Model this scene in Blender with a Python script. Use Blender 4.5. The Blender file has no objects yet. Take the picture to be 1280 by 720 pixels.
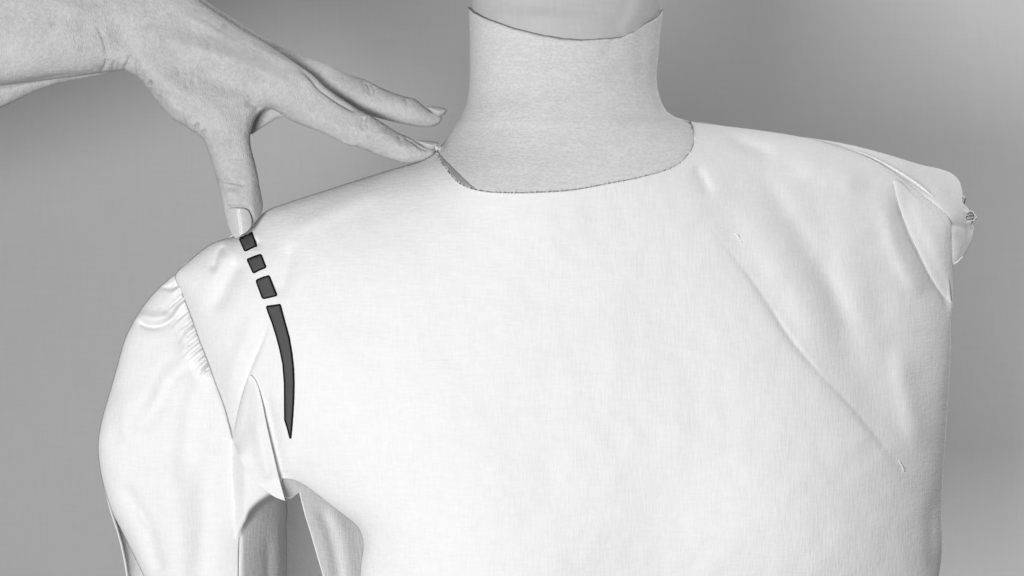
import bpy, bmesh, math, random
import numpy as np
from mathutils import Vector, geometry, noise as mnoise

random.seed(7); np.random.seed(7)
SC = bpy.context.scene
C = SC.collection

# ---------------------------------------------------------------- camera, world, lamps, exposure
S = 0.00045            # metres per photo pixel on the plane through the shoulders
D = 1.30               # camera distance to that plane
Z0 = 1.30              # height of the optical axis
cam_d = bpy.data.cameras.new('camera'); cam = bpy.data.objects.new('camera', cam_d); C.objects.link(cam)
cam.location = (0, -D, Z0); cam.rotation_euler = (math.radians(90), 0, 0)
cam_d.sensor_width = 36.0; cam_d.lens = 36.0 * D / (1280 * S)
cam_d.clip_start = 0.05; cam_d.clip_end = 50
SC.camera = cam

w = bpy.data.worlds.new("World"); SC.world = w; w.use_nodes = True
bg = w.node_tree.nodes['Background']
bg.inputs[0].default_value = (1, 1, 1, 1); bg.inputs[1].default_value = 0.12

def area(name, loc, target, sx, sy, power, shape='RECTANGLE'):
    l = bpy.data.lights.new(name, 'AREA'); l.shape = shape; l.size = sx
    if shape in ('RECTANGLE', 'ELLIPSE'): l.size_y = sy
    l.energy = power
    o = bpy.data.objects.new(name, l); C.objects.link(o); o.location = loc
    o.rotation_euler = (Vector(target) - Vector(loc)).to_track_quat('-Z', 'Y').to_euler()
    return o
area('key_lamp', (-0.54, -1.65, 1.08), (0.04, 0, 1.25), 0.55, 0.45, 30)
area('top_front_lamp', (-0.50, -1.7, 1.95), (0.0, 0, 1.3), 0.6, 0.4, 2.0)
area('wall_lamp', (0.70, 0.27, 2.25), (0.15, 0.48, 1.45), 0.7, 0.2, 8.5)
lw = area('wall_fill_low', (0.78, 0.16, 1.20), (0.25, 0.48, 1.36), 0.2, 0.5, 1.0); lw.data.spread = math.radians(110)  # added fill, lifts the form's shadow on the backdrop

SC.view_settings.view_transform = 'Standard'
SC.view_settings.look = 'None'
SC.view_settings.exposure = 0.0
SC.view_settings.gamma = 1.0
SC.view_settings.use_curve_mapping = False

# ---------------------------------------------------------------- helpers
def P(px, py, y):
    """photo pixel seen at depth y -> world (arrays or scalars)"""
    k = 1 + y / D
    return (px - 640) * S * k, y, Z0 + (360 - py) * S * k

def pix(co):
    k = 1 + co[:, 1] / D
    return co[:, 0] / (S * k) + 640, 360 - (co[:, 2] - Z0) / (S * k)

def catmull(ctrl, closed=True, step=3.0):
    c = np.array(ctrl, float)
    n = len(c); out = []
    segs = n if closed else n - 1
    for i in range(segs):
        if closed:
            p0, p1, p2, p3 = c[(i - 1) % n], c[i], c[(i + 1) % n], c[(i + 2) % n]
        else:
            p1, p2 = c[i], c[i + 1]
            p0 = c[i - 1] if i > 0 else p1
            p3 = c[i + 2] if i + 2 < n else p2
        L = np.linalg.norm((p2 - p1)[:2]); m = max(1, int(round(L / step)))
        def tang(a, b, d):                          # limited tangents: sharp corners stay sharp
            u = b - a; v = d - b
            lu, lv = np.linalg.norm(u[:2]) + 1e-9, np.linalg.norm(v[:2]) + 1e-9
            cs = float(np.dot(u[:2], v[:2]) / (lu * lv))
            if cs < 0.25: return np.zeros_like(u)
            return (u / lu + v / lv) / 2
        t1, t2 = tang(p0, p1, p2) * L, tang(p1, p2, p3) * L
        for k in range(m):
            t = k / m
            h00 = 2*t**3 - 3*t**2 + 1; h10 = t**3 - 2*t**2 + t; h01 = -2*t**3 + 3*t**2; h11 = t**3 - t**2
            out.append(h00 * p1 + h10 * t1 + h01 * p2 + h11 * t2)
    if not closed: out.append(c[-1])
    return np.array(out)

def dist_poly(pts, poly, closed=True):
    """distance, signed side, fraction along (nearest) for pts to polyline"""
    a = poly; b = np.roll(poly, -1, 0)
    if not closed: a, b = poly[:-1], poly[1:]
    best = np.full(len(pts), 1e9); sgn = np.zeros(len(pts)); frac = np.zeros(len(pts))
    seg = np.linalg.norm(b - a, axis=1); tot = seg.sum() + 1e-9; acc = 0.0
    for i in range(len(a)):
        ab = b[i] - a[i]; L2 = (ab * ab).sum() + 1e-12
        ap = pts - a[i]
        t = np.clip((ap @ ab) / L2, 0, 1)
        d = ap - t[:, None] * ab
        dd = np.sqrt((d * d).sum(1))
        m = dd < best
        best[m] = dd[m]
        sgn[m] = np.sign(ab[0] * ap[m, 1] - ab[1] * ap[m, 0])
        frac[m] = (acc + t[m] * seg[i]) / tot
        acc += seg[i]
    return best, sgn, frac

def inside(pts, poly):
    x, y = pts[:, 0], pts[:, 1]; r = np.zeros(len(pts), bool)
    n = len(poly); j = n - 1
    for i in range(n):
        xi, yi, xj, yj = poly[i, 0], poly[i, 1], poly[j, 0], poly[j, 1]
        if yi != yj:
            m = ((yi > y) != (yj > y)) & (x < (xj - xi) * (y - yi) / (yj - yi) + xi)
            r ^= m
        j = i
    return r

class Sheet:
    """triangulated outline, inflated by a Poisson solve so it swells like stuffed cloth or flesh"""
    def __init__(s, ctrl, step=3.0, spacing=4.0, rings=(1.0, 2.5), dense=(), linear=False):
        c = [(p[0], p[1], (p[2] if len(p) > 2 else 0.0)) for p in ctrl]
        if linear:
            cc_ = np.array(c, float); o = []
            for i in range(len(cc_)):
                a_, b_ = cc_[i], cc_[(i + 1) % len(cc_)]; mm = max(1, int(round(np.linalg.norm((b_ - a_)[:2]) / step)))
                o += [a_ + (b_ - a_) * k / mm for k in range(mm)]
            o = np.array(o)
        else: o = catmull(c, True, step)
        poly = o[:, :2]; nb = len(poly)
        x0, y0 = poly.min(0); x1, y1 = poly.max(0)
        gx = np.arange(x0, x1, spacing); gy = np.arange(y0, y1, spacing * 0.866)
        G = np.array([(x + (spacing / 2 if j % 2 else 0), y) for j, y in enumerate(gy) for x in gx])
        if dense:                                      # finer points along the creases
            near = np.zeros(len(G), bool); fines = []; taken = []
            for line, rad, fs in dense:
                L = catmull(line, False, 6.0)
                dn, _, _ = dist_poly(G, L, False); near |= dn < rad
                fx = np.arange(L[:, 0].min() - rad, L[:, 0].max() + rad, fs); fy_ = np.arange(L[:, 1].min() - rad, L[:, 1].max() + rad, fs * 0.866)
                F = np.array([(x + (fs / 2 if j % 2 else 0), y) for j, y in enumerate(fy_) for x in fx])
                dF, _, _ = dist_poly(F, L, False); F = F[dF < rad]
                for (L2, r2) in taken:
                    if len(F):
                        d2, _, _ = dist_poly(F, L2, False); F = F[d2 >= r2]
                taken.append((L, rad)); fines.append(F)
            G = np.concatenate([G[~near]] + fines)
        G = G[inside(G, poly)]
        d, _, _ = dist_poly(G, poly)
        last = rings[-1] if rings else 0
        G = G[d > last + spacing * 0.55]
        allp = [poly]
        tang = np.roll(poly, -1, 0) - np.roll(poly, 1, 0)
        tang /= np.linalg.norm(tang, axis=1)[:, None] + 1e-9
        nrm = np.stack([-tang[:, 1], tang[:, 0]], 1)
        for r in rings:
            for sg in (1, -1):
                q = poly + nrm * r * sg
                ok = inside(q, poly)
                dq, _, _ = dist_poly(q, poly)
                q = q[ok & (dq > r * 0.93)]
                if len(q): allp.append(q)
        allp.append(G)
        V = np.concatenate(allp)
        vs = [Vector((float(a), float(b))) for a, b in V]
        es = [(i, (i + 1) % nb) for i in range(nb)]
        ov, oe, of, orig, _, _ = geometry.delaunay_2d_cdt(vs, es, [], 1, 1e-4)
        s.v = np.array([(p.x, p.y) for p in ov]); s.f = np.array([tuple(f) for f in of if len(f) == 3])
        n = len(s.v)
        s.g = np.zeros(n); s.bnd = np.zeros(n, bool)
        for k, og in enumerate(orig):
            for q in og:
                if q < nb:
                    s.bnd[k] = True; s.g[k] = o[q, 2]
        a, b, c2 = s.v[s.f[:, 0]], s.v[s.f[:, 1]], s.v[s.f[:, 2]]
        ar = (b[:, 0]-a[:, 0])*(c2[:, 1]-a[:, 1]) - (b[:, 1]-a[:, 1])*(c2[:, 0]-a[:, 0])
        fl = ar > 0                                   # orient so normals face the camera after the flip of z
        s.f[fl] = s.f[fl][:, ::-1]
        cen = (a + b + c2) / 3
        keep = inside(cen, poly) & (np.abs(ar) > 1e-6)
        s.f = s.f[keep]
        used = np.zeros(n, bool); used[s.f.ravel()] = True
        remap = np.cumsum(used) - 1
        s.v = s.v[used]; s.g = s.g[used]; s.bnd = s.bnd[used]; s.f = remap[s.f]
        s.poly = poly
    def solve(s, scale=1.0, H=40.0, gmode=True):
        """height in mm; H = saturation (mm); boundary heights s.g in mm"""
        v, f = s.v, s.f; n = len(v)
        W_i, W_j, W_w = [], [], []
        area_ = np.zeros(n)
        for k in range(3):
            i, j, l = f[:, k], f[:, (k + 1) % 3], f[:, (k + 2) % 3]
            u = v[i] - v[l]; t = v[j] - v[l]
            cr = np.abs(u[:, 0]*t[:, 1] - u[:, 1]*t[:, 0]) + 1e-9
            cot = np.clip((u * t).sum(1) / cr, -3, 10) / 2
            W_i += [i, j]; W_j += [j, i]; W_w += [cot, cot]
            np.add.at(area_, i, cr / 6)
        I, J, Wt = np.concatenate(W_i), np.concatenate(W_j), np.maximum(np.concatenate(W_w), 1e-3)
        diag = np.bincount(I, Wt, n)
        Hs = H if np.isscalar(H) else H(v[:, 0], v[:, 1])
        gg = np.clip(s.g / Hs, 0, 0.97)
        root = Hs * np.arctanh(gg)                     # mm
        phi_b = (root / (scale * S * 1000)) ** 2        # px^2
        free = ~s.bnd
        x = np.where(s.bnd, phi_b, 0.0)
        b = 2.0 * area_ * free
        def A(q): return diag * q - np.bincount(I, Wt * q[J], n)
        r = (b - A(x)) * free
        z = r / diag; p = z.copy(); rz = (r * z).sum(); r0 = rz
        for it in range(1500):
            Ap = A(p) * free
            al = rz / ((p * Ap).sum() + 1e-30)
            x += al * p; r -= al * Ap
            z = r / diag; rn = (r * z).sum()
            if rn < r0 * 1e-12: break
            p = z + (rn / rz) * p; rz = rn
        x = np.maximum(x, 0)
        s.h = Hs * np.tanh(np.sqrt(x) * scale * S * 1000 / Hs)
        s.h[s.bnd] = s.g[s.bnd]
        return s
    def at(s, pts):
        """height (mm) at photo points, nearest-vertex weighted"""
        out = []
        for p in np.atleast_2d(pts):
            d = ((s.v - p) ** 2).sum(1)
            k = np.argpartition(d, 4)[:4]
            ww = 1 / (d[k] + 0.3)
            out.append((s.h[k] * ww).sum() / ww.sum())
        return np.array(out)

def fold(pts, line, kind, a, wd, taper=(0.15, 0.15)):
    """displacement in mm along a curve. valley / ridge = both sides alike, step = sharp on the right-hand (+) side"""
    poly = catmull(line, False, 4.0)
    x0, y0 = poly.min(0) - 5 * wd; x1, y1 = poly.max(0) + 5 * wd
    m = (pts[:, 0] > x0) & (pts[:, 0] < x1) & (pts[:, 1] > y0) & (pts[:, 1] < y1)
    out = np.zeros(len(pts))
    if not m.any(): return out
    q = pts[m]
    d, sg, fr = dist_poly(q, poly, False)
    tp = np.ones(len(q))
    if taper[0] > 0: tp *= np.clip(fr / taper[0], 0, 1)
    if taper[1] > 0: tp *= np.clip((1 - fr) / taper[1], 0, 1)
    tp = tp * tp * (3 - 2 * tp)
    if kind == 'valley' and wd >= 7: r = -np.exp(-(d / wd) ** 2)
    elif kind == 'crease':                                  # long slope on the + side, steep wall on the other
        ds = d * sg
        r = np.where(ds > 0, -np.exp(-ds / wd), -np.exp(ds / (0.13 * wd)))
    elif kind == 'valley': r = -np.exp(-(np.sqrt(d * d + 0.8) - 0.9) / (wd * 0.72)) * np.exp(-(d / (2.6 * wd)) ** 2)
    elif kind == 'ridge': r = np.exp(-(d / wd) ** 2)
    else:
        ds = d * sg
        sh = wd * 0.16
        r = np.where(ds > 0, np.exp(-(ds / wd) ** 2 * 0.5) * -0.35 * (1 - np.exp(-ds / sh)) , np.exp(-(ds / wd) ** 2 * 0.5) * 1.0)
        edge = 1 / (1 + np.exp(np.clip(ds / sh, -30, 30)))
        r = edge * np.exp(-(ds / (wd * 1.3)) ** 2) - (1 - edge) * 0.35 * np.exp(-(ds / wd) ** 2)
    out[m] = a * r * tp
    return out

def folds(pts, lst):
    t = np.zeros(len(pts))
    for L in lst: t += fold(pts, *L)
    return t

def ripple(pts, amp, sc, seed=0.0):
    return np.array([mnoise.noise(Vector((x / sc, y / sc, seed))) for x, y in pts]) * amp

def mesh_obj(name, co, faces, mat, parent=None, smooth=True):
    me = bpy.data.meshes.new(name)
    me.from_pydata([tuple(c) for c in co], [], [tuple(int(i) for i in f) for f in faces])
    me.update()
    if smooth: me.polygons.foreach_set('use_smooth', [True] * len(me.polygons))
    o = bpy.data.objects.new(name, me); C.objects.link(o)
    if mat: me.materials.append(mat)
    if parent: o.parent = parent; o.matrix_parent_inverse = parent.matrix_world.inverted()
    return o

def sheet_obj(name, s, y, mat, parent, thick=0.0006):
    X, Y, Z = P(s.v[:, 0], s.v[:, 1], y)
    o = mesh_obj(name, np.stack([X, np.broadcast_to(Y, X.shape), Z], 1), s.f, mat, parent)
    if thick:
        m = o.modifiers.new('thickness', 'SOLIDIFY'); m.thickness = thick; m.offset = -1
    return o

def empty(name, loc, label, cat, group=None):
    o = bpy.data.objects.new(name, None); C.objects.link(o); o.location = loc
    o['label'] = label; o['category'] = cat
    if group: o['group'] = group
    bpy.context.view_layer.update()
    return o

# ---------------------------------------------------------------- materials (a greyscale photograph)
def new_mat(name):
    m = bpy.data.materials.new(name); m.use_nodes = True
    nt = m.node_tree; b = nt.nodes['Principled BSDF']
    return m, nt, b
def nd(nt, t, **kw):
    n = nt.nodes.new(t)
    for k, v in kw.items(): setattr(n, k, v)
    return n
def stretched_noise(nt, scale, vec, detail=2.0):
    tc = nd(nt, 'ShaderNodeTexCoord'); mp = nd(nt, 'ShaderNodeMapping'); mp.inputs['Scale'].default_value = vec
    nt.links.new(tc.outputs['Object'], mp.inputs[0])
    n = nd(nt, 'ShaderNodeTexNoise'); n.inputs['Scale'].default_value = scale; n.inputs['Detail'].default_value = detail
    nt.links.new(mp.outputs[0], n.inputs['Vector'])
    return n.outputs['Fac']
def mix(nt, op, a, b):
    m = nd(nt, 'ShaderNodeMath', operation=op)
    for i, v in enumerate((a, b)):
        if isinstance(v, (int, float)): m.inputs[i].default_value = v
        else: nt.links.new(v, m.inputs[i])
    return m.outputs[0]
def grey_ramp(nt, fac, lo, hi, a=0.3, b=0.7):
    r = nd(nt, 'ShaderNodeValToRGB')
    r.color_ramp.elements[0].position = a; r.color_ramp.elements[1].position = b
    r.color_ramp.elements[0].color = (lo, lo, lo, 1); r.color_ramp.elements[1].color = (hi, hi, hi, 1)
    nt.links.new(fac, r.inputs[0]); return r.outputs[0]

def cloth(name, base, var=0.03, bump=0.35, weave=900, sheen=0.02, slub=1.0):
    m, nt, b = new_mat(name)
    hz = stretched_noise(nt, 1.0, (weave * 0.16, weave * 0.3, weave), 2)      # threads running across
    vt = stretched_noise(nt, 1.0, (weave, weave * 0.3, weave * 0.16), 2)      # threads running down
    wv = mix(nt, 'MULTIPLY', mix(nt, 'ADD', hz, vt), 0.5)
    sl = stretched_noise(nt, 1.0, (60, 90, 420), 3)                            # slubs
    blot = stretched_noise(nt, 14.0, (1, 1, 1), 4)
    fac = mix(nt, 'ADD', mix(nt, 'MULTIPLY', wv, 0.55), mix(nt, 'ADD', mix(nt, 'MULTIPLY', sl, 0.12 * slub), mix(nt, 'MULTIPLY', blot, 0.20)))
    nt.links.new(grey_ramp(nt, fac, base - var, base + var, 0.35, 0.65), b.inputs['Base Color'])
    b.inputs['Roughness'].default_value = 0.95
    b.inputs['Specular IOR Level'].default_value = 0.05
    b.inputs['Sheen Weight'].default_value = sheen
    b.inputs['Sheen Roughness'].default_value = 0.5
    bp = nd(nt, 'ShaderNodeBump'); bp.inputs['Strength'].default_value = bump; bp.inputs['Distance'].default_value = 0.0006
    nt.links.new(mix(nt, 'ADD', wv, mix(nt, 'MULTIPLY', sl, 0.2)), bp.inputs['Height'])
    nt.links.new(bp.outputs[0], b.inputs['Normal'])
    return m

M_toile = cloth('white_cotton', 0.785, 0.038, 0.7)
M_shaded_cotton = cloth('shaded_cotton', 0.72, 0.02, 0.3)  # darker copy of the white cotton with shade in its colour; unused
M_grey_cloth = cloth('grey_facing', 0.33, 0.03, 0.3)

def knit():
    m, nt, b = new_mat('jersey')
    cells = nd(nt, 'ShaderNodeTexVoronoi'); cells.inputs['Scale'].default_value = 1.0
    tc = nd(nt, 'ShaderNodeTexCoord'); mp = nd(nt, 'ShaderNodeMapping')
    mp.inputs['Scale'].default_value = (520, 520, 900); nt.links.new(tc.outputs['Object'], mp.inputs[0])
    nt.links.new(mp.outputs[0], cells.inputs['Vector'])
    rows = stretched_noise(nt, 1.0, (120, 120, 1100), 2)
    blot = stretched_noise(nt, 30.0, (1, 1, 1), 4)
    f = mix(nt, 'ADD', mix(nt, 'MULTIPLY', cells.outputs['Distance'], 0.35), mix(nt, 'ADD', mix(nt, 'MULTIPLY', rows, 0.4), mix(nt, 'MULTIPLY', blot, 0.2)))
    nt.links.new(grey_ramp(nt, f, 0.54, 0.65, 0.30, 0.62), b.inputs['Base Color'])
    b.inputs['Roughness'].default_value = 0.9; b.inputs['Specular IOR Level'].default_value = 0.1
    b.inputs['Sheen Weight'].default_value = 0.1
    bp = nd(nt, 'ShaderNodeBump'); bp.inputs['Strength'].default_value = 0.5; bp.inputs['Distance'].default_value = 0.0008
    nt.links.new(f, bp.inputs['Height']); nt.links.new(bp.outputs[0], b.inputs['Normal'])
    return m
M_jersey = knit()
M_cap = cloth('grey_cap_cloth', 0.50, 0.03, 0.35, weave=700)

def skin():
    m, nt, b = new_mat('skin')
    blot = stretched_noise(nt, 45.0, (1, 1, 1), 5)
    fine = stretched_noise(nt, 420.0, (1, 1, 1), 3)
    tc = nd(nt, 'ShaderNodeTexCoord')
    sp = nd(nt, 'ShaderNodeTexVoronoi'); sp.inputs['Scale'].default_value = 75.0
    nt.links.new(tc.outputs['Object'], sp.inputs['Vector'])
    msk = stretched_noise(nt, 34.0, (1, 1, 1), 1)
    spot = mix(nt, 'MULTIPLY', mix(nt, 'LESS_THAN', sp.outputs['Distance'], 0.17), mix(nt, 'GREATER_THAN', msk, 0.53))
    soft = nd(nt, 'ShaderNodeMapRange'); soft.inputs[1].default_value = 0.0; soft.inputs[2].default_value = 0.22
    soft.inputs[3].default_value = 1.0; soft.inputs[4].default_value = 0.0
    nt.links.new(sp.outputs['Distance'], soft.inputs[0])
    sg = nd(nt, 'ShaderNodeSeparateColor'); nt.links.new(sp.outputs['Color'], sg.inputs[0])
    sel = mix(nt, 'GREATER_THAN', sg.outputs[0], 0.72)
    spot = mix(nt, 'MULTIPLY', soft.outputs[0], sel)
    f = mix(nt, 'ADD', mix(nt, 'MULTIPLY', blot, 0.6), mix(nt, 'MULTIPLY', fine, 0.4))
    f = mix(nt, 'SUBTRACT', f, mix(nt, 'MULTIPLY', spot, 0.26))
    nt.links.new(grey_ramp(nt, f, 0.36, 0.56, 0.25, 0.75), b.inputs['Base Color'])
    b.inputs['Roughness'].default_value = 0.52
    b.inputs['Specular IOR Level'].default_value = 0.4
    b.inputs['Subsurface Weight'].default_value = 0.12
    b.inputs['Subsurface Radius'].default_value = (1, 1, 1); b.inputs['Subsurface Scale'].default_value = 0.003
    cell = nd(nt, 'ShaderNodeTexVoronoi'); cell.inputs['Scale'].default_value = 1.0; cell.feature = 'DISTANCE_TO_EDGE'
    mp = nd(nt, 'ShaderNodeMapping'); mp.inputs['Rotation'].default_value = (0, math.radians(20), 0); mp.inputs['Scale'].default_value = (950, 500, 420)
    nt.links.new(tc.outputs['Object'], mp.inputs[0]); nt.links.new(mp.outputs[0], cell.inputs['Vector'])
    hgt = mix(nt, 'ADD', mix(nt, 'MULTIPLY', cell.outputs['Distance'], 0.8), mix(nt, 'MULTIPLY', fine, 0.6))
    bp = nd(nt, 'ShaderNodeBump'); bp.inputs['Strength'].default_value = 0.65; bp.inputs['Distance'].default_value = 0.0008
    nt.links.new(hgt, bp.inputs['Height']); nt.links.new(bp.outputs[0], b.inputs['Normal'])
    return m
M_skin = skin()

def plain(name, g, rough=0.6, spec=0.3, coat=0.0):
    m, nt, b = new_mat(name)
    f = stretched_noise(nt, 200.0, (1, 1, 1), 3)
    nt.links.new(grey_ramp(nt, f, g * 0.93, g * 1.07), b.inputs['Base Color'])
    b.inputs['Roughness'].default_value = rough; b.inputs['Specular IOR Level'].default_value = spec
    b.inputs['Coat Weight'].default_value = coat; b.inputs['Coat Roughness'].default_value = 0.04
    return m
M_nail = plain('nail', 0.47, 0.5, 0.3, 0.10)
M_mark = plain('annotation_grey', 0.085, 0.8, 0.1)  # fill tone of the drawn-over annotation
M_edge = plain('annotation_outline', 0.006, 0.8, 0.1)  # outline tone of the drawn-over annotation
M_thread = plain('white_thread', 0.85, 0.9, 0.1)
M_dark_thread = plain('dark_thread', 0.09, 0.9, 0.1)
M_seam_shadow = plain('seam_shadow_thread', 0.24, 0.9, 0.1)  # thread darkened to stand for shadow along seam and raw edge

def wall_mat():
    m, nt, b = new_mat('backdrop_cloth')
    hz = stretched_noise(nt, 1.0, (35, 60, 420), 2); vt = stretched_noise(nt, 1.0, (420, 60, 35), 2)
    big = stretched_noise(nt, 4.0, (1, 1, 1), 4)
    f = mix(nt, 'ADD', mix(nt, 'MULTIPLY', mix(nt, 'ADD', hz, vt), 0.35), mix(nt, 'MULTIPLY', big, 0.3))
    nt.links.new(grey_ramp(nt, f, 0.412, 0.434, 0.35, 0.65), b.inputs['Base Color'])
    b.inputs['Roughness'].default_value = 0.9; b.inputs['Specular IOR Level'].default_value = 0.1
    bp = nd(nt, 'ShaderNodeBump'); bp.inputs['Strength'].default_value = 0.2; bp.inputs['Distance'].default_value = 0.0005
    nt.links.new(f, bp.inputs['Height']); nt.links.new(bp.outputs[0], b.inputs['Normal'])
    return m

# ---------------------------------------------------------------- setting: the grey backdrop
nx, nz = 60, 60
co, fa = [], []
for j in range(nz + 1):
    for i in range(nx + 1):
        x = -2 + 4 * i / nx; z = 0 + 2.8 * j / nz
        co.append((x, 0.48 + 0.0015 * mnoise.noise(Vector((x * 2.2, z * 2.2, 3))), z))
for j in range(nz):
    for i in range(nx):
        a = j * (nx + 1) + i; fa.append((a, a + 1, a + nx + 2, a + nx + 1))
wall = mesh_obj('backdrop_wall', co, fa, wall_mat()); wall['kind'] = 'structure'

# ---------------------------------------------------------------- the dress form
form = empty('dress_form', P(705, 760, 0.02), 'dress form with a neck covered in light grey jersey, wearing the white blouse', 'dress form')
NY = 0.008                                             # depth of the neck axis
def ip(t, tab):
    xs = [p[0] for p in tab]
    return np.array([np.interp(t, xs, [p[k] for p in tab]) for k in range(1, len(tab[0]))])
#         row   left  right  half-depth(mm)
neck_tab = [(-90, 588, 826, 28), (-50, 586, 829, 40), (-10, 585, 830, 46), (20, 586, 829, 48), (45, 587, 826, 48), (95, 587, 821.5, 49), (112, 586, 823, 50), (122, 584.5, 826, 51.5),
            (130, 583, 829, 53), (139, 579, 834, 54.5), (147, 575.5, 846, 56), (152, 572, 866, 57.5), (160, 567.5, 884, 58.5), (168, 562.5, 900, 60), (176, 556, 915, 61.5), (184, 549, 930, 63), (195, 536, 945, 65), (210, 515, 962, 68), (240, 470, 985, 73), (300, 420, 1010, 82), (400, 430, 1040, 84), (800, 440, 1080, 84)]
def smooth_tab(rows):
    raw = np.array([ip(r, neck_tab) for r in rows])
    return raw
def neck_y(px, py):
    l, r, d = ip(py, neck_tab)
    u = np.clip((px - (l + r) / 2) / ((r - l) / 2), -1, 1)
    return NY - d / 1000 * np.sqrt(1 - u * u)
def neck_surface(name, top, bottom, mat, shrink_mm, parent, nseg=160, cap=False):
    """top and bottom are functions of the seat angle's photo column giving the photo row"""
    co, fa = [], []
    NR = 90
    for j in range(NR + 1):
        for i in range(nseg):
            th = 2 * math.pi * i / nseg
            cx = 707 + 122 * math.sin(th)               # column used for edge curves
            front = math.cos(th) > 0
            t0, t1 = top(cx, front), bottom(cx, front)
            py = t0 + (t1 - t0) * j / NR
            l, r, d = ip(py, neck_tab)
            hw = (r - l) / 2 - shrink_mm / 1000 / S; mx = (l + r) / 2
            yy = NY - (d - shrink_mm) / 1000 * math.cos(th)
            X = (mx - 640 + hw * math.sin(th)) * S      # true silhouette: scale at the axis depth
            wob = 0.0
            Z = Z0 + (360 - py) * S
            # correct rows so front rows still appear where measured
            Z = Z0 + (360 - py) * S * (1 + yy / D)
            co.append((X, yy + wob, Z))
    for j in range(NR):
        for i in range(nseg):
            a = j * nseg + i; b2 = j * nseg + (i + 1) % nseg
            fa.append((a, a + nseg, b2 + nseg, b2))
    if cap:
        co2 = [c for c in co[:nseg]]
        cx = sum(c[0] for c in co2) / nseg; cy = sum(c[1] for c in co2) / nseg; cz = co2[0][2]
        prev = list(range(nseg))
        for k, (sc_, dz) in enumerate(((0.93, 0.006), (0.75, 0.011), (0.45, 0.014), (0.15, 0.015))):
            base = len(co)
            for i in range(nseg):
                co.append((cx + (co2[i][0] - cx) * sc_, cy + (co2[i][1] - cy) * sc_, cz + dz))
            for i in range(nseg): fa.append((prev[i], prev[(i + 1) % nseg], base + (i + 1) % nseg, base + i))
            prev = list(range(base, base + nseg))
        fa.append(tuple(prev))
    return mesh_obj(name, co, fa, mat, parent)
seam_pts = [(570, 6), (583, 8), (592, 16), (605, 23), (640, 36), (672, 44), (700, 49), (725, 51), (750, 49.5), (775, 47.5), (790, 40), (803, 31), (818, 23), (830, 11), (845, 5)]
def seam_row(cx, front):
    if not front: return 12 + 3 * math.sin(cx * 0.05)
    return float(np.interp(cx, [p[0] for p in seam_pts], [p[1] for p in seam_pts]))
neck = neck_surface('neck', seam_row, lambda c, f: 330.0, M_jersey, 0.0, form)
neck.name = 'neck'
m = neck.modifiers.new('thickness', 'SOLIDIFY'); m.thickness = 0.0012; m.offset = -1
cap = neck_surface('neck_cap', lambda c, f: -95.0, lambda c, f: 62.0 if f else 20.0, M_cap, 1.25, form, cap=True)
# soft dents in the cap and in the jersey
def dent(o, lst):
    me = o.data; n = len(me.vertices); c = np.zeros(n * 3); me.vertices.foreach_get('co', c); c = c.reshape(-1, 3)
    w_ = c + np.array(o.matrix_world.translation if False else (0, 0, 0))
    return me, c
def displace_front(o, lst, extra=None, only_front=True):
    me = o.data; n = len(me.vertices)
    c = np.zeros(n * 3); me.vertices.foreach_get('co', c); c = c.reshape(-1, 3)
    nn = np.zeros(n * 3); me.vertices.foreach_get('normal', nn); nn = nn.reshape(-1, 3)
    x, y = pix(c); pts = np.stack([x, y], 1)
    d = folds(pts, lst) * (1.7 if o.name == 'hand' else 1.0)
    if extra is not None: d += extra(pts, c)
    wgt = np.clip(-nn[:, 1] * 1.6 + 0.15, 0, 1) if only_front else 1.0
    c += nn * (d * wgt / 1000)[:, None]
    me.vertices.foreach_set('co', c.ravel()); me.update()
displace_front(cap, [([(795, -30), (790, 5), (772, 40)], 'step', 1.2, 14, (0, .1)),
                     ([(590, -10), (640, 4), (720, 8), (780, -2)], 'valley', 0.9, 12, (.2, .2)),
                     ([(640, 18), (700, 26), (760, 22)], 'ridge', 0.5, 12, (.3, .3))],
               lambda p, c: ripple(p, 0.5, 45, 2))
displace_front(neck, [([(772, 52), (760, 62), (752, 72)], 'valley', 0.7, 9, (.1, .3)),
                      ([(805, 30), (800, 70), (806, 110)], 'valley', 0.5, 8, (.2, .3))],
               lambda p, c: ripple(p, 0.45, 60, 5) + ripple(p, 0.22, 14, 9))
# stitched seam line where the jersey meets the cap, its shadow put into the colour
def tube(pts3, r, ns=6):
    co, fa = [], []
    n = len(pts3)
    for i, p in enumerate(pts3):
        a = Vector(pts3[max(i - 1, 0)]); b = Vector(pts3[min(i + 1, n - 1)])
        t = (b - a).normalized(); u = t.cross(Vector((0, 1, 0.02))).normalized(); v = t.cross(u)
        rr = r if not callable(r) else r(i / (n - 1))
        for k in range(ns):
            an = 2 * math.pi * k / ns
            co.append(Vector(p) + (u * math.cos(an) + v * math.sin(an)) * rr)
    for i in range(n - 1):
        for k in range(ns):
            a = i * ns + k; b = i * ns + (k + 1) % ns
            fa.append((a, b, b + ns, a + ns))
    fa.append(tuple(range(ns))[::-1]); fa.append(tuple((n - 1) * ns + k for k in range(ns)))
    return co, fa
sp_ = []
for i in range(160):
    cx = 585.5 + (829 - 585.5) * i / 159
    py = seam_row(cx, True) - 0.6 + 0.5 * mnoise.noise(Vector((cx * 0.12, 0, 0)))
    l, r_, d_ = ip(py, neck_tab); u = (cx - (l + r_) / 2) / ((r_ - l) / 2 ); u = max(-0.999, min(0.999, u))
    yy = NY - (d_ - 0.5) / 1000 * math.sqrt(1 - u * u)
    X = ((l + r_) / 2 - 640 + (r_ - l) / 2 * u) * S
    sp_.append((X, yy, Z0 + (360 - py) * S * (1 + yy / D)))
co, fa = tube(sp_, 0.00038); mesh_obj('neck_seam', co, fa, M_seam_shadow, form)

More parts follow.
